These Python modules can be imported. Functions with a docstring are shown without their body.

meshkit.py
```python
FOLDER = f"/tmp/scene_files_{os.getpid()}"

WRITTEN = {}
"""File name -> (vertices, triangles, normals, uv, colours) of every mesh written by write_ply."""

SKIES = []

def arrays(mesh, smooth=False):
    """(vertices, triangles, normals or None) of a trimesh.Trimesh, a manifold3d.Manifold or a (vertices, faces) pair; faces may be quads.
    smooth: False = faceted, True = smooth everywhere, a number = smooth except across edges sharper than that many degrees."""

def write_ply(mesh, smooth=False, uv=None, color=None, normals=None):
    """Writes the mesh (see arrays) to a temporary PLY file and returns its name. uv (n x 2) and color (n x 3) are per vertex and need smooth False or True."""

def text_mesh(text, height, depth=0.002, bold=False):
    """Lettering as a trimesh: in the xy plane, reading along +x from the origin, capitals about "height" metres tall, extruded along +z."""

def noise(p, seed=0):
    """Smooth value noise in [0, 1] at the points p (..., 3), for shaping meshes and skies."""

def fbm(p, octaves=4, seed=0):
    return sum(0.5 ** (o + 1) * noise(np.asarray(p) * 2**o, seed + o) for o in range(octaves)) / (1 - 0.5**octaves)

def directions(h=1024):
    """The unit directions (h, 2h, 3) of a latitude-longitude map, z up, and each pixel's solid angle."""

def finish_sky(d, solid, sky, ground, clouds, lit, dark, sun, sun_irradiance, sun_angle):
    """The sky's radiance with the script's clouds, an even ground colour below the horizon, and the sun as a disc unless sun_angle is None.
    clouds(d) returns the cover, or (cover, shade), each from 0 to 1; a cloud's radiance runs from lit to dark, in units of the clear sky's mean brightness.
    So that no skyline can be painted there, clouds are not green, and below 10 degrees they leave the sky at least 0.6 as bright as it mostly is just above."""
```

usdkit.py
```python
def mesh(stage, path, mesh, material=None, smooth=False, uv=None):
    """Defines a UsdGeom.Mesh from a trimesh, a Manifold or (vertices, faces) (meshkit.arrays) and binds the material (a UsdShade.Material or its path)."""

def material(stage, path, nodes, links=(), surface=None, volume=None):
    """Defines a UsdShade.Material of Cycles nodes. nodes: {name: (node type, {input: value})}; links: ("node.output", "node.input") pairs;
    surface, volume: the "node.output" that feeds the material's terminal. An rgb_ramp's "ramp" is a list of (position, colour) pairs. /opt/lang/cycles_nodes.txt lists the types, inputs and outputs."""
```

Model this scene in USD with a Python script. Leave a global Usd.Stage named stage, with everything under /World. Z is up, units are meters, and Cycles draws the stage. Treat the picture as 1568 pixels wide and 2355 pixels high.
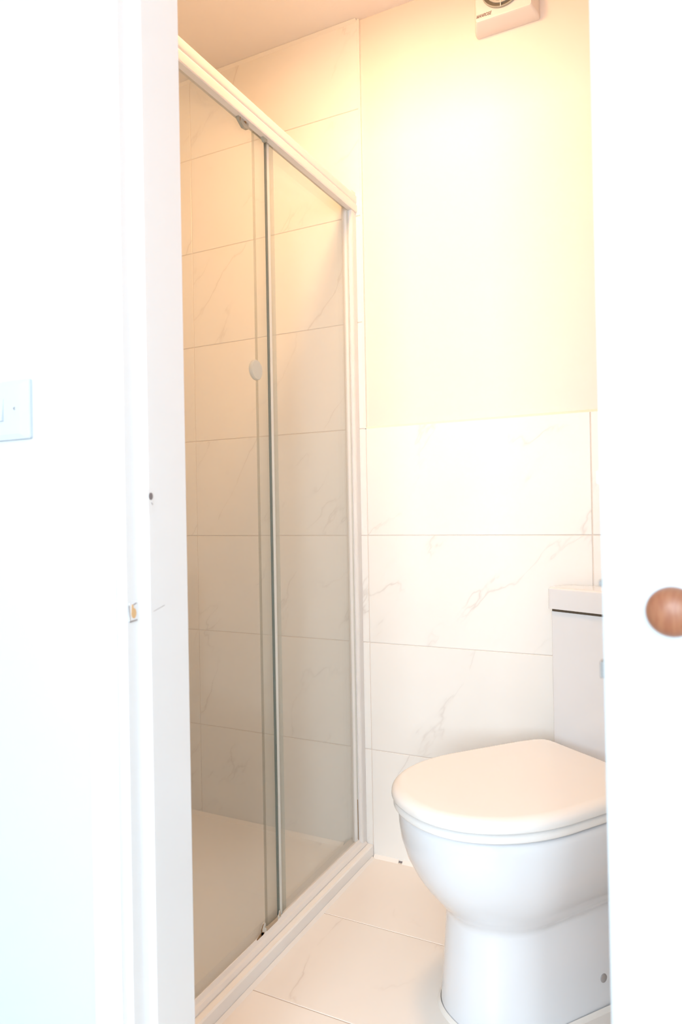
import math
import numpy as np
import trimesh
import usdkit
import meshkit
from pxr import Usd, UsdGeom, UsdLux, Sdf, Gf
from shapely.geometry import Polygon, Point, box as sbox
from shapely import affinity

stage = Usd.Stage.CreateInMemory()
UsdGeom.SetStageUpAxis(stage, UsdGeom.Tokens.z)
UsdGeom.SetStageMetersPerUnit(stage, 1.0)
world = UsdGeom.Xform.Define(stage, '/World')
stage.SetDefaultPrim(world.GetPrim())
UsdGeom.Scope.Define(stage, '/World/Looks')

# ------------------------------------------------------------------ camera
# world: x right, y into the bathroom, z up; bathroom floor z = 0, camera above the origin
CAM_H = 0.9625
F_PX, YAW, PITCH, ROLL = 1625.1, -0.4705, 0.00231, -0.01779
fw = np.array([math.sin(YAW) * math.cos(PITCH), math.cos(YAW) * math.cos(PITCH), math.sin(PITCH)])
r0 = np.array([math.cos(YAW), -math.sin(YAW), 0.0])
u0 = np.cross(r0, fw)
rt = math.cos(ROLL) * r0 + math.sin(ROLL) * u0
up = -math.sin(ROLL) * r0 + math.cos(ROLL) * u0
cam = UsdGeom.Camera.Define(stage, '/World/camera')
cam.CreateHorizontalApertureAttr(24.0)
cam.CreateFocalLengthAttr(24.0 * F_PX / 1568.0)
cam.CreateFStopAttr(5.0)
cam.CreateFocusDistanceAttr(1.75)
cam.CreateClippingRangeAttr(Gf.Vec2f(0.02, 100.0))
cam.CreateExposureAttr(0.34)
cam.AddTransformOp().Set(Gf.Matrix4d(*rt, 0, *up, 0, *(-fw), 0, 0, 0, CAM_H, 1))

# ------------------------------------------------------------------ light
LAMP = (-0.70, 1.17, 2.262)           # warm flush ceiling lamp of the bathroom
LAMP_POWER, LAMP_RGB = 68.0, (1.0, 0.565, 0.25)
DAY_POWER, DAY_RGB = 15.0, (0.82, 0.915, 1.0)

dome = UsdLux.DomeLight.Define(stage, '/World/sky')
dome.CreateIntensityAttr(1.0)
dome.CreateColorAttr(Gf.Vec3f(0.75, 0.87, 1.0))

day = UsdLux.RectLight.Define(stage, '/World/window_daylight')      # overcast daylight just outside the hall window
day.CreateWidthAttr(1.7)
day.CreateHeightAttr(1.5)
day.CreateIntensityAttr(DAY_POWER)
day.CreateColorAttr(Gf.Vec3f(*DAY_RGB))
day.AddTranslateOp().Set(Gf.Vec3d(0.15, -2.05, 1.40))
day.AddRotateXOp().Set(90.0)          # local -Z -> +Y

# ------------------------------------------------------------------ helpers
used = {}


def path_of(name, parent=None):
    base = (str(parent.GetPath()) if parent is not None else '/World') + '/' + name
    n = used.get(base, 0)
    used[base] = n + 1
    return base if n == 0 else f'{base}_{n:03d}'


def tag(p, label=None, cat=None, group=None, kind=None):
    for k, v in (('label', label), ('category', cat), ('group', group), ('kind', kind)):
        if v:
            p.SetCustomDataByKey(k, v)
    return p


def thing(name, label, cat, kind=None, loc=(0, 0, 0), rz=0.0):
    x = UsdGeom.Xform.Define(stage, path_of(name))
    if any(loc) or rz:
        x.AddTranslateOp().Set(Gf.Vec3d(*loc))
        x.AddRotateZOp().Set(rz)
    return tag(x.GetPrim(), label, cat, kind=kind)


def obj(name, mesh, mat, parent=None, label=None, smooth=False):
    p = usdkit.mesh(stage, path_of(name, parent), mesh, '/World/Looks/' + mat, smooth=smooth).GetPrim()
    return tag(p, label)


def cat(*ms):
    return trimesh.util.concatenate(list(ms))


def cbox(x0, x1, y0, y1, z0, z1, c=0.0):
    """box with chamfered edges"""
    if c <= 0:
        m = trimesh.creation.box((x1 - x0, y1 - y0, z1 - z0))
        m.apply_translation(((x0 + x1) / 2, (y0 + y1) / 2, (z0 + z1) / 2))
        return m
    P = []
    for sx in (0, 1):
        for sy in (0, 1):
            for sz in (0, 1):
                p = [(x0, x1)[sx], (y0, y1)[sy], (z0, z1)[sz]]
                d = [c * (1 - 2 * s) for s in (sx, sy, sz)]
                for k in range(3):
                    q = list(p)
                    for j in range(3):
                        if j != k:
                            q[j] += d[j]
                    P.append(q)
    return trimesh.convex.convex_hull(np.array(P))


def prism(poly, length, axis):
    """extrude a shapely polygon: axis 'z' -> (x,y) plan raised in z; 'y' -> (x,z) section run along y; 'x' -> (y,z) section along x"""
    if not isinstance(poly, Polygon):
        poly = Polygon(poly)
    m = trimesh.creation.extrude_polygon(poly, length)
    v = m.vertices.copy()
    if axis == 'y':
        m.vertices = np.stack([v[:, 0], v[:, 2], v[:, 1]], 1)
        m.invert()
    elif axis == 'x':
        m.vertices = np.stack([v[:, 2], v[:, 0], v[:, 1]], 1)
    return m


def at(m, x=0, y=0, z=0):
    m.apply_translation((x, y, z))
    return m


def lathe(profile, n=48):
    return trimesh.creation.revolve(np.array(profile, float), sections=n)


def loft(rings, cap0=True, cap1=True):
    """rings: list of (n,3) loops"""
    n = len(rings[0])
    v = [p for r in rings for p in r]
    f = []
    for k in range(len(rings) - 1):
        a, b = k * n, (k + 1) * n
        for i in range(n):
            j = (i + 1) % n
            f += [[a + i, a + j, b + j], [a + i, b + j, b + i]]
    if cap0:
        v.append(np.mean(rings[0], 0))
        c = len(v) - 1
        f += [[c, (i + 1) % n, i] for i in range(n)]
    if cap1:
        v.append(np.mean(rings[-1], 0))
        c, a = len(v) - 1, (len(rings) - 1) * n
        f += [[c, a + i, a + (i + 1) % n] for i in range(n)]
    m = trimesh.Trimesh(np.array(v), np.array(f), process=False)
    if m.volume < 0:
        m.invert()
    return m


# ------------------------------------------------------------------ materials
def mat(name, nodes, links=(), surface='p.BSDF'):
    return usdkit.material(stage, '/World/Looks/' + name, nodes, links, surface=surface)


def plain(name, rgb, rough=0.5, bump=0.0, bscale=60.0, metal=0.0, coat=0.0, spec=0.5):
    n = {'p': ('principled_bsdf', {'base_color': rgb, 'roughness': rough, 'metallic': metal, 'coat_weight': coat, 'specular_ior_level': spec})}
    l = []
    if bump:
        n |= {'g': ('geometry', {}), 'n': ('noise_texture', {'scale': bscale, 'detail': 4.0}), 'b': ('bump', {'height': 1.0, 'strength': bump, 'distance': 0.002})}
        l = [('g.position', 'n.vector'), ('n.fac', 'b.height'), ('b.normal', 'p.normal')]
    return mat(name, n, l)


def marble(name, base, vein, rough, rot, density=0.51, cloud=0.035):
    """white marble-look porcelain: sparse soft diagonal veins, a different cut on each tile"""
    dark = tuple(c * (1 - cloud) for c in base)
    nodes = {
        'g': ('geometry', {}), 'oi': ('object_info', {}),
        'rs': ('vector_math', {'math_type': 'scale', 'vector1': (37.0, 19.0, 53.0)}),
        'pos': ('vector_math', {'math_type': 'add'}),
        'mp': ('mapping', {'rotation': rot, 'scale': (1.0, 1.0, 1.0)}),
        'st': ('mapping', {'scale': (4.6, 4.6, 1.7)}),
        'wn': ('noise_texture', {'scale': 1.0, 'detail': 5.0, 'roughness': 0.52, 'distortion': 0.12}),
        'sub': ('math', {'math_type': 'subtract', 'value2': 0.5}),
        'ab': ('math', {'math_type': 'absolute'}),
        'vr': ('rgb_ramp', {'ramp': [(0.0, (0.50, 0.50, 0.50)), (0.003, (0.30, 0.30, 0.30)), (0.010, (0.06, 0.06, 0.06)), (0.035, (0, 0, 0)), (1, (0, 0, 0))]}),
        'mn': ('noise_texture', {'scale': 5.5, 'detail': 3.0}),
        'mr': ('rgb_ramp', {'ramp': [(0, (0, 0, 0)), (density - 0.05, (0, 0, 0)), (density + 0.13, (1, 1, 1)), (1, (1, 1, 1))]}),
        'mul': ('mix_color', {'blend_type': 'multiply', 'fac': 1.0}),
        'bw': ('rgb_to_bw', {}),
        'cn': ('noise_texture', {'scale': 3.0, 'detail': 4.0}),
        'cr': ('rgb_ramp', {'ramp': [(0.0, base), (0.45, base), (0.75, dark), (1, dark)]}),
        'tone': ('rgb_ramp', {'ramp': [(0, (0.985, 0.985, 0.985)), (1, (1, 1, 1))]}),
        'tm': ('mix_color', {'blend_type': 'multiply', 'fac': 1.0}),
        'mix': ('mix_color', {'b': vein}),
        'p': ('principled_bsdf', {'roughness': rough}),
    }
    links = [('oi.random', 'rs.scale'), ('g.position', 'pos.vector1'), ('rs.vector', 'pos.vector2'), ('pos.vector', 'mp.vector'), ('mp.vector', 'st.vector'),
             ('st.vector', 'wn.vector'), ('wn.fac', 'sub.value1'), ('sub.value', 'ab.value1'), ('ab.value', 'vr.fac'),
             ('pos.vector', 'mn.vector'), ('mn.fac', 'mr.fac'), ('vr.color', 'mul.a'), ('mr.color', 'mul.b'), ('mul.result', 'bw.color'),
             ('pos.vector', 'cn.vector'), ('cn.fac', 'cr.fac'), ('oi.random', 'tone.fac'), ('cr.color', 'tm.a'), ('tone.color', 'tm.b'),
             ('tm.result', 'mix.a'), ('bw.val', 'mix.fac'), ('mix.result', 'p.base_color')]
    return mat(name, nodes, links)


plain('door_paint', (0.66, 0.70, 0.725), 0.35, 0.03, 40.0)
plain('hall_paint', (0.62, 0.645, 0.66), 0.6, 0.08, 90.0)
plain('gloss_white', (0.84, 0.84, 0.84), 0.28, 0.03, 40.0)
plain('ceiling_paint', (0.92, 0.88, 0.86), 0.75, 0.10, 120.0)
plain('cream_paint', (0.85, 0.745, 0.67), 0.45, 0.05, 80.0)
plain('grout', (0.74, 0.67, 0.61), 0.8)
plain('floor_grout', (0.50, 0.41, 0.35), 0.85)
plain('sealant', (0.86, 0.83, 0.79), 0.35)
plain('ceramic', (0.75, 0.775, 0.81), 0.07, coat=0.3)
plain('seat_plastic', (0.80, 0.795, 0.785), 0.16)
plain('tray_acrylic', (0.90, 0.885, 0.86), 0.22)
plain('white_frame', (0.78, 0.765, 0.75), 0.25)
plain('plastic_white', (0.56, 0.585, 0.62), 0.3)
plain('fan_plastic', (0.80, 0.74, 0.70), 0.35)
plain('fan_grey', (0.42, 0.41, 0.36), 0.3)
plain('fan_dark', (0.15, 0.125, 0.09), 0.5)
plain('fan_print', (0.22, 0.13, 0.11), 0.6)
plain('clear_plastic', (0.60, 0.60, 0.56), 0.2)
plain('grime', (0.24, 0.13, 0.05), 0.7)
plain('grime_light', (0.50, 0.38, 0.26), 0.7)
plain('dark_gap', (0.10, 0.075, 0.05), 0.8)  # cistern gap colour: painted shade with some brown grime
plain('chrome', (0.75, 0.75, 0.76), 0.12, metal=1.0)
plain('steel_grey', (0.50, 0.50, 0.52), 0.35, metal=0.8)
plain('roller_grey', (0.36, 0.36, 0.31), 0.3)
plain('catch_grey', (0.26, 0.25, 0.24), 0.5)
plain('fan_ring', (0.52, 0.50, 0.45), 0.3)
plain('bare_wood', (0.72, 0.45, 0.22), 0.7)
plain('hole_dark', (0.22, 0.19, 0.19), 0.8)
plain('glass_edge', (0.20, 0.25, 0.22), 0.12)
plain('seal_strip', (0.66, 0.69, 0.66), 0.25)
plain('hall_floor_mat', (0.52, 0.50, 0.47), 0.8, 0.3, 400.0)

marble('wall_tile', (0.845, 0.832, 0.80), (0.55, 0.50, 0.46), 0.34, (0.0, math.radians(-38), 0.0))
marble('floor_tile', (0.87, 0.825, 0.775), (0.58, 0.50, 0.44), 0.34, (math.radians(90), 0.0, math.radians(35)), density=0.54)


def glass(name, tint, veil=0.0):      # film: limescale haze plus painted reflected light, lifts the shower
    mat(name, {'lw': ('layer_weight', {'blend': 0.5}), 'pw': ('math', {'math_type': 'power', 'value2': 5.0}), 'f': ('math', {'math_type': 'multiply_add', 'value2': 0.80, 'value3': 0.022}), 't': ('transparent_bsdf', {'color': tint}), 'g': ('glossy_bsdf', {'color': (0.95, 1.0, 0.98), 'roughness': 0.02}), 'm': ('mix_closure', {}),
               'h': ('diffuse_bsdf', {'color': (0.84, 0.92, 0.87)}), 'mh': ('mix_closure', {'fac': veil})},
        [('m.closure', 'mh.closure1'), ('h.BSDF', 'mh.closure2'), ('lw.facing', 'pw.value1'), ('pw.value', 'f.value1'), ('f.value', 'm.fac'), ('t.BSDF', 'm.closure1'), ('g.BSDF', 'm.closure2')], surface='mh.closure')


glass('shower_glass', (0.992, 0.995, 0.990), 0.075)
glass('window_glass', (0.98, 0.99, 0.99))
mat('seal_film', {'t': ('transparent_bsdf', {'color': (0.97, 0.985, 0.975)}), 'd': ('diffuse_bsdf', {'color': (0.55, 0.60, 0.58)}), 'm': ('mix_closure', {'fac': 0.22})},
    [('t.BSDF', 'm.closure1'), ('d.BSDF', 'm.closure2')], surface='m.closure')

# varnished wood of the knob
mat('knob_wood', {
    'tc': ('geometry', {}), 'mp': ('mapping', {'scale': (260.0, 60.0, 45.0)}),
    'n': ('noise_texture', {'scale': 1.0, 'detail': 5.0, 'roughness': 0.6, 'distortion': 0.6}),
    'r': ('rgb_ramp', {'ramp': [(0.0, (0.20, 0.055, 0.022)), (0.42, (0.29, 0.100, 0.045)), (0.55, (0.33, 0.125, 0.058)), (1.0, (0.37, 0.155, 0.075))]}),
    'p': ('principled_bsdf', {'roughness': 0.45, 'coat_weight': 0.12, 'coat_roughness': 0.3})},
    [('tc.position', 'mp.vector'), ('mp.vector', 'n.vector'), ('n.fac', 'r.fac'), ('r.color', 'p.base_color')])

# ------------------------------------------------------------------ dimensions
XL, XR = -1.65, 0.12          # shower's far left wall, bathroom's right wall
YB, YP = 1.80, 1.808          # face of the tiles, face of the plaster
Y0, Y1 = 0.70, 0.812          # hall face and bathroom face of the partition
CEIL = 2.3525
XJ = -0.6748                  # rebate face of the left jamb
XS = -0.832                   # outer edge of the shower tray
JOINTS = [-1.431, -0.8325, -0.234]
G = 0.0011                    # half a joint
HX0, HX1, HY0 = -1.70, 1.20, -1.95    # the hall

# ------------------------------------------------------------------ room shell
wb = thing('wall_back', 'far bathroom wall, marble-look tiled in the shower and halfway behind the toilet', 'wall', 'structure')
obj('plaster', cbox(XL - 0.1, XR + 0.1, YP, YP + 0.1, 0, CEIL + 0.05), 'cream_paint', wb, 'cream painted upper wall')
obj('grout', cat(cbox(XL, JOINTS[1] - 0.004, YB + 0.0016, YP + 0.001, 0, CEIL), cbox(JOINTS[1] - 0.004, XR, YB + 0.0016, YP + 0.001, 0, 1.198)), 'grout', wb)
edges = [XL, *JOINTS, XR]
for c in range(4):
    for k in range(8):
        z0, z1 = 0.3 * k, min(0.3 * k + 0.3, CEIL)
        if c >= 2 and k >= 4:
            continue
        x0, x1 = edges[c] + G, edges[c + 1] - G
        if c == 1 and k >= 4:
            x1 = -0.838
        obj('tile', cbox(x0, x1, YB, YP + 0.001, z0 + G, z1 - G, 0.0009), 'wall_tile', wb)
obj('edge_bead', cbox(-0.8385, -0.832, YB - 0.0006, YP + 0.0005, 1.2, CEIL, 0.0006), 'sealant', wb, 'white sealant bead down the tile edge')
obj('top_bead', prism([(YB + 0.0005, 1.198), (YP + 0.001, 1.198), (YP + 0.001, 1.206), (YB + 0.004, 1.202)], XR + 0.832, 'x'), 'cream_paint', wb)
stage.GetPrimAtPath('/World/wall_back/top_bead').GetAttribute('points').Set([Gf.Vec3f(p[0] - 0.832, p[1], p[2]) for p in stage.GetPrimAtPath('/World/wall_back/top_bead').GetAttribute('points').Get()])

wl = thing('wall_left', 'tiled end wall inside the shower', 'wall', 'structure')
obj('plaster', cbox(XL - 0.1, XL - 0.008, Y1 - 0.1, YP, 0, CEIL + 0.05), 'cream_paint', wl)
obj('grout', cbox(XL - 0.009, XL - 0.0016, Y1, YB, 0, CEIL), 'grout', wl)
for y0, y1 in ((Y1, 1.2), (1.2, YB)):
    for k in range(8):
        obj('tile', cbox(XL - 0.009, XL, y0 + G, y1 - G, 0.3 * k + G, min(0.3 * k + 0.3, CEIL) - G, 0.0009), 'wall_tile', wl)

wr = thing('wall_right', 'right bathroom wall beside the toilet, half tiled', 'wall', 'structure')
obj('plaster', cbox(XR + 0.008, XR + 0.1, Y1, YP, 0, CEIL + 0.05), 'cream_paint', wr)
obj('grout', cbox(XR + 0.0016, XR + 0.009, Y1, YB, 0, 1.2), 'grout', wr)
for y0, y1 in ((Y1, 1.2), (1.2, YB)):
    for k in range(4):
        obj('tile', cbox(XR, XR + 0.009, y0 + G, y1 - G, 0.3 * k + G, 0.3 * k + 0.3 - G, 0.0009), 'wall_tile', wr)

obj('ceiling', cbox(XL - 0.1, XR + 0.1, Y1 - 0.1, YP + 0.1, CEIL, CEIL + 0.1), 'ceiling_paint')
tag(stage.GetPrimAtPath('/World/ceiling'), 'off-white painted bathroom ceiling', 'ceiling', kind='structure')

fl = thing('floor', 'pale marble-look tiled bathroom floor', 'floor', 'structure')
obj('grout', cbox(XS - 0.9, XR + 0.1, Y0, YP, -0.06, -0.0011), 'floor_grout', fl)
yj = [0.70, 0.8865, 1.191, 1.4955, YB]
xj = [XS + 0.001, -0.2352, XR]
for i in range(2):
    for j in range(4):
        obj('tile', cbox(xj[i] + G, xj[i + 1] - G, yj[j] + G, yj[j + 1] - G, -0.009, 0.0, 0.0008), 'floor_tile', fl)

# hall side
wf = thing('wall_front', 'white painted hall wall around the bathroom doorway', 'wall', 'structure')
DW = 0.034                    # right jamb
LX = XJ - 0.022               # left end of the wall
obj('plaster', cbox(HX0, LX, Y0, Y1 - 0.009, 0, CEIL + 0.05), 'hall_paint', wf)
obj('grout', cbox(XL, LX, Y1 - 0.0095, Y1 - 0.0016, 0, CEIL), 'grout', wf)
for a, b in ((XL, JOINTS[0]), (JOINTS[0], JOINTS[1]), (JOINTS[1], LX)):
    for k in range(8):
        obj('tile', cbox(a + G, b - G, Y1 - 0.0095, Y1, 0.3 * k + G, min(0.3 * k + 0.3, CEIL) - G, 0.0009), 'wall_tile', wf)
obj('inner_plaster', cbox(DW + 0.021, XR - 0.001, Y1 - 0.0005, Y1 + 0.0015, 0, CEIL), 'cream_paint', wf)
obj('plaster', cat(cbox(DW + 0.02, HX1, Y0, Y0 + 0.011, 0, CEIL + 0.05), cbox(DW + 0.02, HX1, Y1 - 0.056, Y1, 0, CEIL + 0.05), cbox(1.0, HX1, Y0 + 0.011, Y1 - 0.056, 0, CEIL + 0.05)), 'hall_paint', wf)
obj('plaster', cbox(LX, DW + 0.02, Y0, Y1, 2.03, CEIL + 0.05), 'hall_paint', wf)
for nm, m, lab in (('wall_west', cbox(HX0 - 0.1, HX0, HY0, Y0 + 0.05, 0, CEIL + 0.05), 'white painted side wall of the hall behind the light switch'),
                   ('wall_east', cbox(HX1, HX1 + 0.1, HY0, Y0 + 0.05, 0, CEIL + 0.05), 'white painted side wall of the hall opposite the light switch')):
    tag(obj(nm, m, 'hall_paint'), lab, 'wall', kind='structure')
w0, w1, wz0, wz1 = -0.62, 0.92, 0.75, 2.10
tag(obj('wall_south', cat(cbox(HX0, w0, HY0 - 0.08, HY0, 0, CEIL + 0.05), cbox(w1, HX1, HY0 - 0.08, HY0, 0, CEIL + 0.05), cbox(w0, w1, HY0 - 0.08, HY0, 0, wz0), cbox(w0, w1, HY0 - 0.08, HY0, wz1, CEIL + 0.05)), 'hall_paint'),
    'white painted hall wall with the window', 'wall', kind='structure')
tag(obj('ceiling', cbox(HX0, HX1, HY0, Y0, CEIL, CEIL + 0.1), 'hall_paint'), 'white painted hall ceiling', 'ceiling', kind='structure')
tag(obj('floor', cbox(HX0, HX1, HY0, Y0, -0.06, 0.0), 'hall_floor_mat'), 'grey carpeted hall floor', 'floor', kind='structure')
win = thing('window_1', 'white framed hall window that lets in the daylight', 'window', 'structure')
fr = 0.05
obj('frame', cat(cbox(w0, w0 + fr, HY0 - 0.07, HY0 - 0.01, wz0, wz1), cbox(w1 - fr, w1, HY0 - 0.07, HY0 - 0.01, wz0, wz1), cbox(w0 + fr, w1 - fr, HY0 - 0.07, HY0 - 0.01, wz0, wz0 + fr), cbox(w0 + fr, w1 - fr, HY0 - 0.07, HY0 - 0.01, wz1 - fr, wz1)), 'gloss_white', win)
obj('mullion', cbox(0.125, 0.175, HY0 - 0.07, HY0 - 0.01, wz0 + fr, wz1 - fr), 'gloss_white', win)
for a, b in ((w0 + fr, 0.125), (0.175, w1 - fr)):
    obj('pane', cbox(a, b, HY0 - 0.046, HY0 - 0.042, wz0 + fr, wz1 - fr), 'window_glass', win)

# ------------------------------------------------------------------ door frame (left jamb, right jamb, head) and architraves
YR = Y0 + 0.0295              # where the stop begins
ST = 0.0125                   # thickness of the stop
df = thing('door_frame', 'white gloss painted door frame with stop and worn keep holes', 'door frame', 'structure')
obj('jamb_lining', cbox(LX, XJ, Y0 - 0.0005, Y1 - 0.001, 0, 2.02, 0.0012), 'gloss_white', df)
obj('door_stop', cbox(XJ - 0.001, XJ + ST, YR, Y1 - 0.001, 0, 2.0, 0.0022), 'gloss_white', df)
obj('jamb_lining', cat(cbox(DW, DW + 0.02, Y0 - 0.0005, Y0 + 0.0118, 0, 2.02), cbox(DW, DW + 0.02, Y0 + 0.047, Y1 - 0.001, 0, 2.02)), 'gloss_white', df)
obj('head_lining', cbox(XJ, DW, Y0, Y1 - 0.001, 2.002, 2.03), 'gloss_white', df)
# keep plate with its bare latch hole on the rebate, and the filled bolt hole on the stop
kz = 0.838
kp = obj('keep_plate', cbox(XJ, XJ + 0.0011, Y0 + 0.004, Y0 + 0.019, kz - 0.014, kz + 0.011, 0.0004), 'gloss_white', df, 'white painted keep plate, chipped around its hole')
pl = affinity.scale(Point(Y0 + 0.0118, kz - 0.003).buffer(1, 14), 0.0045, 0.0068)
pl = pl.union(Polygon([(Y0 + 0.0075, kz + 0.0005), (Y0 + 0.0085, kz + 0.009), (Y0 + 0.0110, kz + 0.0085), (Y0 + 0.0115, kz + 0.002)]))
obj('latch_hole', at(prism(pl, 0.0008, 'x'), XJ + 0.0007), 'bare_wood', kp, 'bare wood showing in the hole')
obj('chip', at(prism(Polygon([(Y0 + 0.0035, kz - 0.0125), (Y0 + 0.018, kz - 0.0115), (Y0 + 0.0185, kz - 0.0135), (Y0 + 0.004, kz - 0.0145)]), 0.0007, 'x'), XJ + 0.0008), 'steel_grey', kp)
obj('chip', at(prism([(Y0 + 0.0035, kz + 0.0085), (Y0 + 0.005, kz - 0.012), (Y0 + 0.0042, kz - 0.012), (Y0 + 0.0026, kz + 0.0085)], 0.0007, 'x'), XJ + 0.0008), 'steel_grey', kp)
obj('chip', at(prism([(Y0 + 0.010, kz + 0.0085), (Y0 + 0.0165, kz + 0.0108), (Y0 + 0.0175, kz + 0.0095), (Y0 + 0.012, kz + 0.0075)], 0.0007, 'x'), XJ + 0.0008), 'steel_grey', kp)
bz = 0.990
bp = obj('filler_patch', cbox(XJ + ST - 0.0004, XJ + ST + 0.0005, YR + 0.0005, YR + 0.0095, bz - 0.022, bz + 0.010, 0.0002), 'gloss_white', df, 'rough filled patch around an old bolt hole')
obj('bolt_hole', at(prism(affinity.scale(Point(YR + 0.0055, bz + 0.0005).buffer(1, 14), 0.0038, 0.0050), 0.0006, 'x'), XJ + ST + 0.0002), 'hole_dark', bp, 'dark round hole')
obj('chip', at(prism([(YR + 0.006, bz - 0.0075), (YR + 0.0085, bz - 0.0095), (YR + 0.009, bz - 0.0115), (YR + 0.007, bz - 0.009)], 0.0006, 'x'), XJ + ST + 0.0002), 'hole_dark', bp)
obj('crack', at(prism([(YR + 0.008, 0.8345), (YR + 0.030, 0.8400), (YR + 0.030, 0.8407), (YR + 0.008, 0.8349)], 0.0004, 'x'), XJ + ST - 0.0001), 'steel_grey', df)


def architrave(sx, x_in, label):
    """moulded section in (x, y): sx = +1 right jamb, -1 left jamb"""
    s = [(0, Y0), (0, 0.6895), (0.003, 0.6862), (0.010, 0.6850), (0.0125, 0.6875), (0.0150, 0.6845), (0.034, 0.6838), (0.040, 0.6850), (0.0425, 0.6885), (0.047, 0.6905), (0.053, 0.6938), (0.056, Y0)]
    m = prism(Polygon([(x_in + sx * a, b) for a, b in s]).buffer(0), 2.08, 'z')
    return m


tag(obj('trim_1', architrave(-1, XJ - 0.009, ''), 'gloss_white', smooth=25), 'white moulded architrave on the left of the doorway', 'architrave', kind='structure')
tag(obj('trim_2', architrave(1, DW + 0.006, ''), 'gloss_white', smooth=25), 'white moulded architrave on the right of the doorway', 'architrave', kind='structure')

# ------------------------------------------------------------------ sliding door leaf with its wooden knob
d1 = thing('door_1', 'flush white sliding door, half open, with round wooden knob', 'door', 'structure')
DX, DY0, DY1 = -0.0862, 0.7135, 0.7445
leaf = cbox(DX, 0.67, DY0, DY1, 0.010, 1.993, 0.0025)
leaf.apply_transform(trimesh.transformations.rotation_matrix(math.radians(-0.16), (0, 1, 0), (DX, DY0, 1.2)))      # hangs a hair out of plumb
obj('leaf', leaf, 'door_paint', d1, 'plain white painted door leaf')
KX, KZ = -0.0235, 0.8705
prof = [(0, 0), (0.013, 0.0), (0.0135, 0.003), (0.0105, 0.006), (0.0095, 0.010), (0.0115, 0.0135), (0.0165, 0.0165), (0.0205, 0.0205), (0.0222, 0.0255), (0.0212, 0.0305), (0.0182, 0.0350), (0.0135, 0.0383), (0.0075, 0.0402), (0.0, 0.0408)]
from scipy.interpolate import PchipInterpolator
t = np.linspace(0, 1, len(prof)); tt = np.linspace(0, 1, 60)
pp = np.stack([PchipInterpolator(t, [p[k] for p in prof])(tt) for k in (0, 1)], 1)
kn = lathe(pp, 64)
kv = kn.vertices.copy()
kn.vertices = np.stack([kv[:, 0] + KX, DY0 - kv[:, 2], kv[:, 1] + KZ], 1)
obj('knob', kn, 'knob_wood', d1, 'round varnished brown wooden knob', smooth=50)
for zz, hh, ww in ((0.884 + 0.007, 0.003, 0.0022), (0.808, 0.008, 0.0024), (0.993, 0.006, 0.0022)):
    obj('edge_catch', cbox(DX - ww, DX + 0.002, DY0 + 0.004, DY0 + 0.016, zz - hh, zz + hh, 0.0006), 'catch_grey' if zz < 0.95 else 'door_paint', d1, 'small metal catch on the door edge' if zz < 0.95 else None)

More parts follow.
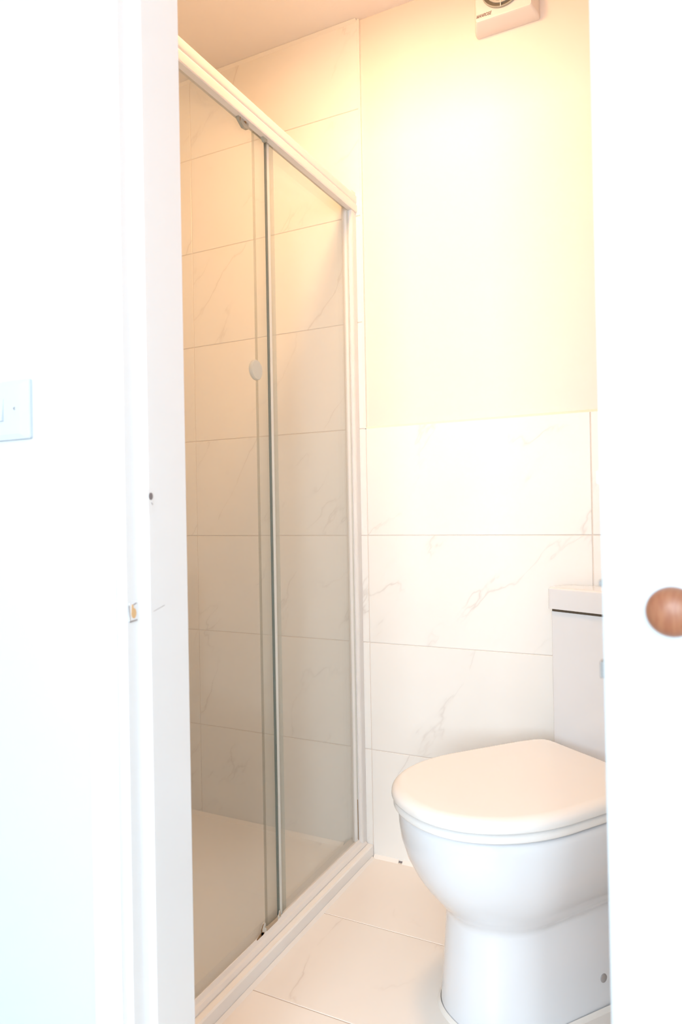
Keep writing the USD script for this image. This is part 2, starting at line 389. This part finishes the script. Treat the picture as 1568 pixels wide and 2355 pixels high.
# ------------------------------------------------------------------ light switch
SX1, SZ0, SZ1 = -0.8462, 1.0775, 1.1625
SX0 = SX1 - 0.146
sw = thing('light_switch', 'white two-gang light switch on the hall wall left of the door frame', 'light switch')
rings = []
for inset, y in ((0, Y0), (0, Y0 - 0.0045), (0.0012, Y0 - 0.0062), (0.0165, Y0 - 0.0085), (0.0175, Y0 - 0.0086)):
    pg = sbox(SX0 + inset, SZ0 + inset * 0.45, SX1 - inset, SZ1 - inset * 0.45).buffer(-0.003).buffer(0.003, 4)
    rings.append(np.array([(p[0], y, p[1]) for p in pg.exterior.coords[:-1]]))
n0 = min(len(r) for r in rings)
obj('plate', loft([r[:n0] for r in rings]), 'plastic_white', sw)
for xc in (-0.907, -0.931):
    obj('rocker', trimesh.convex.convex_hull(np.array([(xc + sx * 0.0105, Y0 - yy, 1.1213 + zz) for sx in (-1, 1) for yy, zz in ((0.007, -0.0165), (0.007, 0.0165), (0.0122, -0.0160), (0.0090, 0.0160))])), 'plastic_white', sw)
for xc in (-0.8735, -0.9645):
    sc = lathe([(0, 0), (0.0024, 0), (0.0024, 0.0006), (0.0019, 0.0011), (0, 0.0013)], 20)
    v = sc.vertices.copy()
    sc.vertices = np.stack([v[:, 0] + xc, Y0 - 0.0083 - v[:, 2], v[:, 1] + 1.1215], 1)
    scp = obj('screw', sc, 'steel_grey', sw)
    obj('slot', cbox(xc - 0.0018, xc + 0.0018, Y0 - 0.0099, Y0 - 0.0094, 1.1212, 1.1218), 'hole_dark', scp)

# ------------------------------------------------------------------ shower tray
ty0, ty1 = Y1 + 0.002, YB - 0.001
tray = thing('shower_tray', 'low white shower tray with raised edge behind the glass', 'shower tray')
obj('basin', cat(cbox(XL + 0.001, -0.90, ty0, ty1, 0.0, 0.013)), 'tray_acrylic', tray)
obj('rim', prism([(XS, 0.0), (XS, 0.031), (XS - 0.0025, 0.0345), (XS - 0.070, 0.0365), (XS - 0.076, 0.033), (XS - 0.082, 0.012), (XS - 0.082, 0.0)], ty1 - ty0, 'y'), 'tray_acrylic', tray, 'raised front edge of the tray', smooth=30)
for nm in ('rim',):
    p = stage.GetPrimAtPath('/World/shower_tray/' + nm)
    p.GetAttribute('points').Set([Gf.Vec3f(q[0], q[1] + ty0, q[2]) for q in p.GetAttribute('points').Get()])
m = prism([(YB - 0.0115, 0.0125), (YB - 0.0006, 0.0125), (YB - 0.0006, 0.0225)], -XL - 0.925, 'x')
obj('sealant', at(m, XL + 0.001), 'sealant', tray, 'white sealant bead along the back wall')
wst = lathe([(0, 0), (0.043, 0), (0.043, 0.003), (0.036, 0.007), (0, 0.009)], 40)
obj('waste', at(wst, -1.30, 1.20, 0.0125), 'chrome', tray, smooth=40)

# ------------------------------------------------------------------ shower screen
ss = thing('shower_screen', 'white framed glass shower screen with sliding door', 'shower screen')
gx = -0.868                    # sliding leaf (front)
gx2 = -0.8785                   # fixed panel (behind)
PE = 1.3585                    # edge of the sliding leaf
sy0, sy1 = Y1 + 0.004, YB - 0.001
# head rail
rail = prism([(-0.850, 1.8095), (-0.8485, 1.812), (-0.8482, 1.829), (-0.8505, 1.8325), (-0.8512, 1.8350), (-0.8492, 1.8385), (-0.8492, 1.8545), (-0.852, 1.8585), (-0.884, 1.8585), (-0.884, 1.8235), (-0.8640, 1.8235), (-0.8640, 1.8095)], sy1 - sy0, 'y')
obj('head_rail', at(rail, 0, sy0), 'white_frame', ss, 'white top rail of the shower screen', smooth=30)
brail = prism([(-0.8475, 0.0355), (-0.8475, 0.0385), (-0.8525, 0.0440), (-0.8575, 0.0462), (-0.8625, 0.0525), (-0.8645, 0.0530), (-0.8650, 0.0440), (-0.897, 0.0440), (-0.897, 0.0355)], sy1 - sy0 - 0.006, 'y')
obj('bottom_rail', at(brail, 0, sy0), 'white_frame', ss, smooth=20)
# wall profiles
for name, y0, y1 in (('wall_profile', YB - 0.026, YB - 0.0004), ('wall_profile', Y1 + 0.0006, Y1 + 0.026)):
    pr = prism([(-0.852, y0 + 0.004), (-0.8535, y0), (-0.8615, y0), (-0.8620, y0 + 0.0018), (-0.8630, y0 + 0.0018), (-0.8635, y0), (-0.8790, y0), (-0.8860, y0 + 0.004), (-0.8860, y1), (-0.852, y1)], 1.866 - 0.037, 'z')
    obj(name, at(pr, 0, 0, 0.037), 'white_frame', ss, 'white upright profile fixed to the wall', smooth=20)
# sliding leaf
gz0, gz1 = 0.050, 1.8205
sl = obj('sliding_panel', cbox(gx - 0.003, gx + 0.003, sy0 + 0.004, PE - 0.0006, gz0, gz1), 'shower_glass', ss, 'clear glass sliding panel')
obj('glass_edge', cbox(gx - 0.003, gx + 0.003, PE - 0.0006, PE + 0.0012, gz0, gz1), 'glass_edge', sl, 'dark green polished glass edge')
# fixed panel
fp = obj('fixed_panel', cbox(gx2 - 0.003, gx2 + 0.003, 1.325, YB - 0.028, gz0 - 0.004, gz1), 'shower_glass', ss, 'clear glass fixed panel')
obj('glass_edge', cbox(gx2 - 0.003, gx2 + 0.003, 1.3238, 1.325, gz0 - 0.004, gz1), 'seal_film', fp)
obj('edge_seal', cbox(gx + 0.0005, gx + 0.0016, PE + 0.0014, PE + 0.0135, gz0, gz1 - 0.004), 'seal_strip', sl, 'pale flexible seal along the glass edge')
obj('seal_fin', cbox(gx - 0.0050, gx - 0.0040, PE + 0.0020, PE + 0.0400, gz0, gz1 - 0.004), 'seal_film', sl, 'translucent overlap band')  # faint translucent band just past the sliding panel edge
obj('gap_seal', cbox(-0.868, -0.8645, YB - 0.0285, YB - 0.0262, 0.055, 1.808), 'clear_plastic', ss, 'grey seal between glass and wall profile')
obj('gap_grime', cbox(-0.8655, -0.8640, YB - 0.0290, YB - 0.0284, 0.053, 0.165), 'grime', ss, 'brown grime at the foot of the profile')
# round finger grip on the sliding leaf
gp = lathe([(0, 0), (0.0205, 0), (0.0225, 0.002), (0.0225, 0.007), (0.0205, 0.009), (0.017, 0.0085), (0.0, 0.0060)], 48)
v = gp.vertices.copy()
gp.vertices = np.stack([gx - 0.0032 - v[:, 2], v[:, 0] + 1.316, v[:, 1] + 1.285], 1)
gp.invert()
obj('finger_grip', gp, 'clear_plastic', sl, 'round grey finger grip', smooth=40)


def roller(y0, y1, zt, zb, big, dp=0.0075):
    s = Polygon([(y0, zt), (y0, zb + 0.012), (y0 + (y1 - y0) * 0.55, zb), (y1, zb + 0.003), (y1, zt)]).buffer(-0.001).buffer(0.001, 4)
    r = obj('roller_bracket', at(prism(s, dp, 'x'), gx + 0.0032), 'roller_grey', ss, 'grey plastic roller hanger under the top rail', smooth=25)
    if big:
        obj('stain', at(prism([(y0 + 0.005, zt - 0.006), (y0 + 0.007, zt - 0.006), (y0 + 0.007, zt - 0.022), (y0 + 0.005, zt - 0.020)], 0.0006, 'x'), gx + 0.0104), 'grime', r)
        obj('stain', at(prism([(y0 + 0.013, zt - 0.010), (y0 + 0.029, zt - 0.0145), (y0 + 0.029, zt - 0.019), (y0 + 0.020, zt - 0.0175), (y0 + 0.012, zt - 0.013)], 0.0006, 'x'), gx + 0.0104), 'grime', r)
        obj('wheel', at(prism(Point(y0 + 0.019, zt - 0.010).buffer(0.0065, 12), 0.0015, 'x'), gx + 0.0100), 'steel_grey', r)


roller(1.240, 1.277, 1.8235, 1.794, True)
roller(1.331, 1.352, 1.8235, 1.801, False)
# bottom guide clip with rust-brown grime
bg = obj('bottom_guide', at(prism(Polygon([(1.281, 0.044), (1.281, 0.064), (1.287, 0.071), (1.293, 0.0735), (1.297, 0.070), (1.297, 0.066), (1.292, 0.064), (1.300, 0.058), (1.345, 0.056), (1.353, 0.060), (1.356, 0.067), (1.360, 0.067), (1.360, 0.044)]), 0.0028, 'x'), gx + 0.0032), 'clear_plastic', ss, 'grey plastic bottom guide with brown grime', smooth=20)
for pg in ([(1.278, 0.050), (1.279, 0.065), (1.286, 0.0735), (1.289, 0.0738), (1.2825, 0.065), (1.2825, 0.058), (1.288, 0.054), (1.288, 0.050)],
           [(1.262, 0.0538), (1.272, 0.0565), (1.280, 0.0590), (1.290, 0.0545), (1.290, 0.048), (1.262, 0.048)],
           [(1.300, 0.0600), (1.320, 0.0590), (1.345, 0.0600), (1.345, 0.048), (1.300, 0.048)],
           [(1.351, 0.0600), (1.355, 0.0665), (1.3575, 0.0560), (1.354, 0.055)]):
    obj('grime', at(prism(pg, 0.0008, 'x'), gx + 0.0058), 'grime' if pg[0][0] < 1.29 else 'grime_light', bg, 'brown grime')

# ------------------------------------------------------------------ sealant beads of the room
tag(obj('trim_3', at(prism([(YB + 0.0005, CEIL - 0.0005), (YB - 0.0075, CEIL - 0.0005), (YB + 0.0005, CEIL - 0.0085)], -0.84 - XL, 'x'), XL), 'sealant'), 'white sealant bead between shower tiles and ceiling', 'sealant bead', kind='structure')
sb = thing('trim_4', 'white sealant bead where the floor meets the back wall', 'sealant bead', 'structure')
for a, b in ((XS + 0.002, -0.7555), (-0.7440, XR - 0.002)):
    obj('bead', at(prism([(YB - 0.0085, 0.0), (YB, 0.0), (YB, 0.0085)], b - a, 'x'), a), 'sealant', sb)
obj('gap', cbox(-0.7555, -0.7440, YB - 0.0012, YB - 0.0002, 0.0, 0.0045), 'hole_dark', sb, 'dark gap where the bead is missing')
tag(obj('trim_5', at(prism([(XS + 0.0005, 0.0), (XS + 0.0075, 0.0), (XS + 0.0005, 0.0065)], YB - Y1 - 0.012, 'y'), 0, Y1 + 0.002), 'sealant'), 'white sealant bead along the foot of the shower tray', 'sealant bead', kind='structure')

# ------------------------------------------------------------------ toilet
TA = math.radians(36.7)
A = np.array([-math.sin(TA), -math.cos(TA)])       # the way the pan faces
B = np.array([math.cos(TA), -math.sin(TA)])        # across it, to the right in the photograph
T0 = np.array([-0.3386, 1.6738]) + 0.161 * B - 0.006 * A       # middle of the lid's hinge edge
wc = thing('toilet', 'white close-coupled toilet with closed lid, set at an angle in the corner', 'toilet')
NT = 96
TH = np.linspace(0, 2 * math.pi, NT, endpoint=False)


def ring(ab, af, w, z, ac=0.25, n=2.2, m=6.0, taper=0.0):
    """closed D-shaped loop: round nose at af, squarish back at ab, half width w"""
    c, s = np.cos(TH), np.sin(TH)
    front = c >= 0
    a = np.where(front, ac + (af - ac) * np.abs(c) ** (2 / n), ac - (ac - ab) * np.abs(c) ** (2 / m))
    b = w * np.sign(s) * np.where(front, np.abs(s) ** (2 / n), np.abs(s) ** (2 / m))
    k = np.clip((ac - a) / max(ac - ab, 1e-6), 0, 1)
    b = b * (1 - taper * k ** 2)
    xy = T0 + a[:, None] * A + b[:, None] * B
    return np.column_stack([xy, np.full(NT, z)])


LEV = [(0.000, -0.12, 0.381, 0.1120), (0.012, -0.12, 0.380, 0.1112), (0.06, -0.12, 0.376, 0.1070), (0.12, -0.12, 0.371, 0.1040), (0.165, -0.12, 0.368, 0.1020), (0.182, -0.12, 0.3675, 0.1015),
       (0.192, -0.12, 0.369, 0.1030), (0.202, -0.12, 0.376, 0.1100), (0.218, -0.12, 0.391, 0.1240), (0.240, -0.12, 0.410, 0.1405), (0.268, -0.12, 0.430, 0.1570), (0.300, -0.12, 0.446, 0.1695), (0.335, -0.12, 0.457, 0.1770), (0.364, -0.12, 0.461, 0.1795), (0.380, -0.12, 0.4615, 0.1798), (0.388, -0.118, 0.459, 0.1775), (0.3925, -0.115, 0.453, 0.171)]
obj('pan', loft([ring(ab, af, w, z, ac=0.24 if z > 0.2 else 0.24, n=2.15 if z > 0.2 else 2.3, m=5, taper=0.32 if z > 0.24 else (0.12 if z < 0.19 else 0.2)) for z, ab, af, w in LEV]), 'ceramic', wc, 'white glazed pan on a pedestal', smooth=60)


def slab(z0, z1, L, W, r, ins=0.0):
    rs = []
    for d, z in ((r * 0.8, z0), (r * 0.25, z0 + r * 0.25), (0, z0 + r * 0.8)):
        rs.append((d, z))
    R = (z1 - z0) * 0.72
    for q in np.linspace(0, math.pi / 2, 9):
        rs.append((R * 1.25 * (1 - math.cos(q)), z1 - R + R * math.sin(q)))
    return [ring(ins + d, L - d, W - d, z, m=16, taper=0.10) for d, z in rs]


seat = slab(0.3955, 0.4115, 0.471, 0.1800, 0.003)
obj('seat', loft(seat), 'seat_plastic', wc, 'thin white toilet seat', smooth=60)
lid = slab(0.4132, 0.4365, 0.475, 0.1820, 0.003, -0.006)
for d, zz in ((0.05, 0.4372), (0.10, 0.4376)):
    lid.append(ring(d, 0.475 - d, 0.1820 - d, zz, m=16, taper=0.10))
obj('lid', loft(lid), 'seat_plastic', wc, 'closed cream-white toilet lid', smooth=60)
for s in (-0.075, 0.075):
    p = T0 - 0.016 * A + s * B
    hg = trimesh.creation.cylinder(radius=0.009, height=0.035, sections=24)
    hg.apply_transform(trimesh.transformations.rotation_matrix(math.pi / 2, (A[0], A[1], 0)))
    obj('hinge', at(hg, p[0], p[1], 0.405), 'chrome', wc, smooth=40)
# corner cistern, its front turned a little less than the pan
CA = math.radians(25.5)
cd = np.array([math.cos(CA), -math.sin(CA)])
cn = np.array([math.sin(CA), math.cos(CA)])
C0 = np.array([-0.3310, 1.722])
plan = Polygon([C0, C0 + 0.385 * cd, C0 + 0.385 * cd + 0.10 * cn, (0.088, 1.70), (0.088, 1.786), C0 + 0.062 * cn + (0.006, 0)]).buffer(-0.012).buffer(0.012, 6)
body = plan.buffer(-0.006)


def ringxy(pg, z):
    return [(x, y, z) for x, y in pg.exterior.coords[:-1]]


obj('cistern', at(prism(body, 0.722 - 0.391, 'z'), 0, 0, 0.391), 'ceramic', wc, 'white glazed cistern', smooth=30)
obj('lid_gap', at(prism(body.buffer(-0.001), 0.008, 'z'), 0, 0, 0.7215), 'dark_gap', wc, 'dark strip painted as shade and grime below the cistern lid')  # shade under the lid painted as a dark strip, grime included
lp = plan.buffer(0.001)
top = trimesh.convex.convex_hull(np.vstack([ringxy(lp, 0.7285), ringxy(lp, 0.7735), ringxy(lp.buffer(-0.0025), 0.7775), ringxy(lp.buffer(-0.007), 0.7795)]))
cl = obj('cistern_lid', top, 'ceramic', wc, 'thick white cistern lid', smooth=35)
cc = plan.centroid
obj('flush_button', at(lathe([(0, 0), (0.021, 0), (0.021, 0.004), (0.018, 0.006), (0, 0.0065)], 40), cc.x, cc.y, 0.779), 'chrome', cl, smooth=40)
# sealant round the foot, screw cap on its side
foot = [ring(-0.12, 0.381 + d, 0.112 + d, z, ac=0.24, n=2.3, m=5) for d, z in ((0.006, 0.0), (0.0045, 0.004), (0.0005, 0.008))]
obj('foot_sealant', loft(foot, False, False), 'sealant', wc, 'white sealant round the foot', smooth=50)
cp = lathe([(0, 0), (0.0085, 0), (0.0080, 0.003), (0.005, 0.0045), (0, 0.005)], 24)
cp.apply_transform(trimesh.geometry.align_vectors([0, 0, 1], [B[0], B[1], 0]))
p = T0 + 0.101 * A + 0.1035 * B
obj('screw_cap', at(cp, p[0], p[1], 0.058), 'steel_grey', wc, 'small grey screw cap', smooth=40)

# ------------------------------------------------------------------ extractor fan on the back wall
FX, FZ, FW = -0.4172, 2.2690, 0.0805
fan = thing('extractor_fan', 'white square extractor fan on the back wall below the ceiling', 'extractor fan')


def sq(h, y, r):
    return np.array([(x + FX, y, z + FZ) for x, z in sbox(-h, -h, h, h).buffer(-r).buffer(r, 5).exterior.coords[:-1]])


fr_ = [sq(FW, YP, 0.006), sq(FW, YP - 0.012, 0.006), sq(FW - 0.0015, YP - 0.022, 0.006), sq(FW - 0.009, YP - 0.046, 0.006), sq(FW - 0.0115, YP - 0.0495, 0.006), sq(FW - 0.016, YP - 0.0505, 0.006)]
obj('housing', loft(fr_), 'fan_plastic', fan, smooth=20)
FY = YP - 0.0505


def annulus(r0, r1, d0, d1):
    rg = trimesh.creation.annulus(r_min=r0, r_max=r1, height=d1 - d0, sections=64)
    v = rg.vertices.copy()
    v[:, 2] += (d0 + d1) / 2
    rg.vertices = np.stack([v[:, 0] + FX, FY - v[:, 2], v[:, 1] + FZ], 1)
    rg.invert()
    return rg


gr = obj('grille', annulus(0.0001, 0.052, 0.0002, 0.0012), 'fan_dark', fan, 'round dark louvred opening')
for r0, r1, mt_ in ((0.0512, 0.0535, 'fan_grey'), (0.0375, 0.0430, 'fan_ring'), (0.0255, 0.0310, 'fan_ring'), (0.0140, 0.0190, 'fan_ring')):
    obj('ring', annulus(r0, r1, 0.0004, 0.0055), mt_, gr, smooth=40)
obj('rib', cbox(FX - 0.0052, FX - 0.0035, FY - 0.0062, FY - 0.001, FZ - 0.053, FZ + 0.053), 'fan_plastic', gr)
tx = meshkit.text_mesh('MANROSE', 0.0075, 0.0004, bold=True)
v = tx.vertices.copy()
w_ = v[:, 0].max() - v[:, 0].min()
sx = 0.0375 / w_
x_ = (v[:, 0] - v[:, 0].min()) * sx + 0.28 * v[:, 1]
tx.vertices = np.stack([x_ + FX - 0.0675, FY - 0.0001 - v[:, 2], v[:, 1] + FZ - 0.0605], 1)
tx.invert()
obj('lettering', tx, 'fan_print', fan, 'small slanted brand lettering')

# ------------------------------------------------------------------ ceiling lamp of the bathroom (above the frame)
lamp = thing('ceiling_light', 'round globe ceiling light above the bathroom floor', 'ceiling light')
obj('base', at(lathe([(0, 0), (0.125, 0), (0.125, -0.012), (0.118, -0.022), (0.112, -0.022), (0.108, -0.014), (0, -0.014)], 56), LAMP[0], LAMP[1], CEIL - 0.0005), 'white_frame', lamp, smooth=30)
dl = UsdLux.SphereLight.Define(stage, str(lamp.GetPath()) + '/globe')  # weak second emitter, added to brighten the ceiling and upper walls
dl.CreateRadiusAttr(0.07)
dl.CreateIntensityAttr(LAMP_POWER * 0.30)
dl.CreateColorAttr(Gf.Vec3f(*LAMP_RGB))
dl.AddTranslateOp().Set(Gf.Vec3d(*LAMP))
dk = UsdLux.DiskLight.Define(stage, str(lamp.GetPath()) + '/reflector')     # the reflector is itself the main emitter, aimed down
dk.CreateRadiusAttr(0.105)
dk.CreateIntensityAttr(LAMP_POWER)
dk.CreateColorAttr(Gf.Vec3f(*LAMP_RGB))
dk.AddTranslateOp().Set(Gf.Vec3d(LAMP[0], LAMP[1], 2.3345))
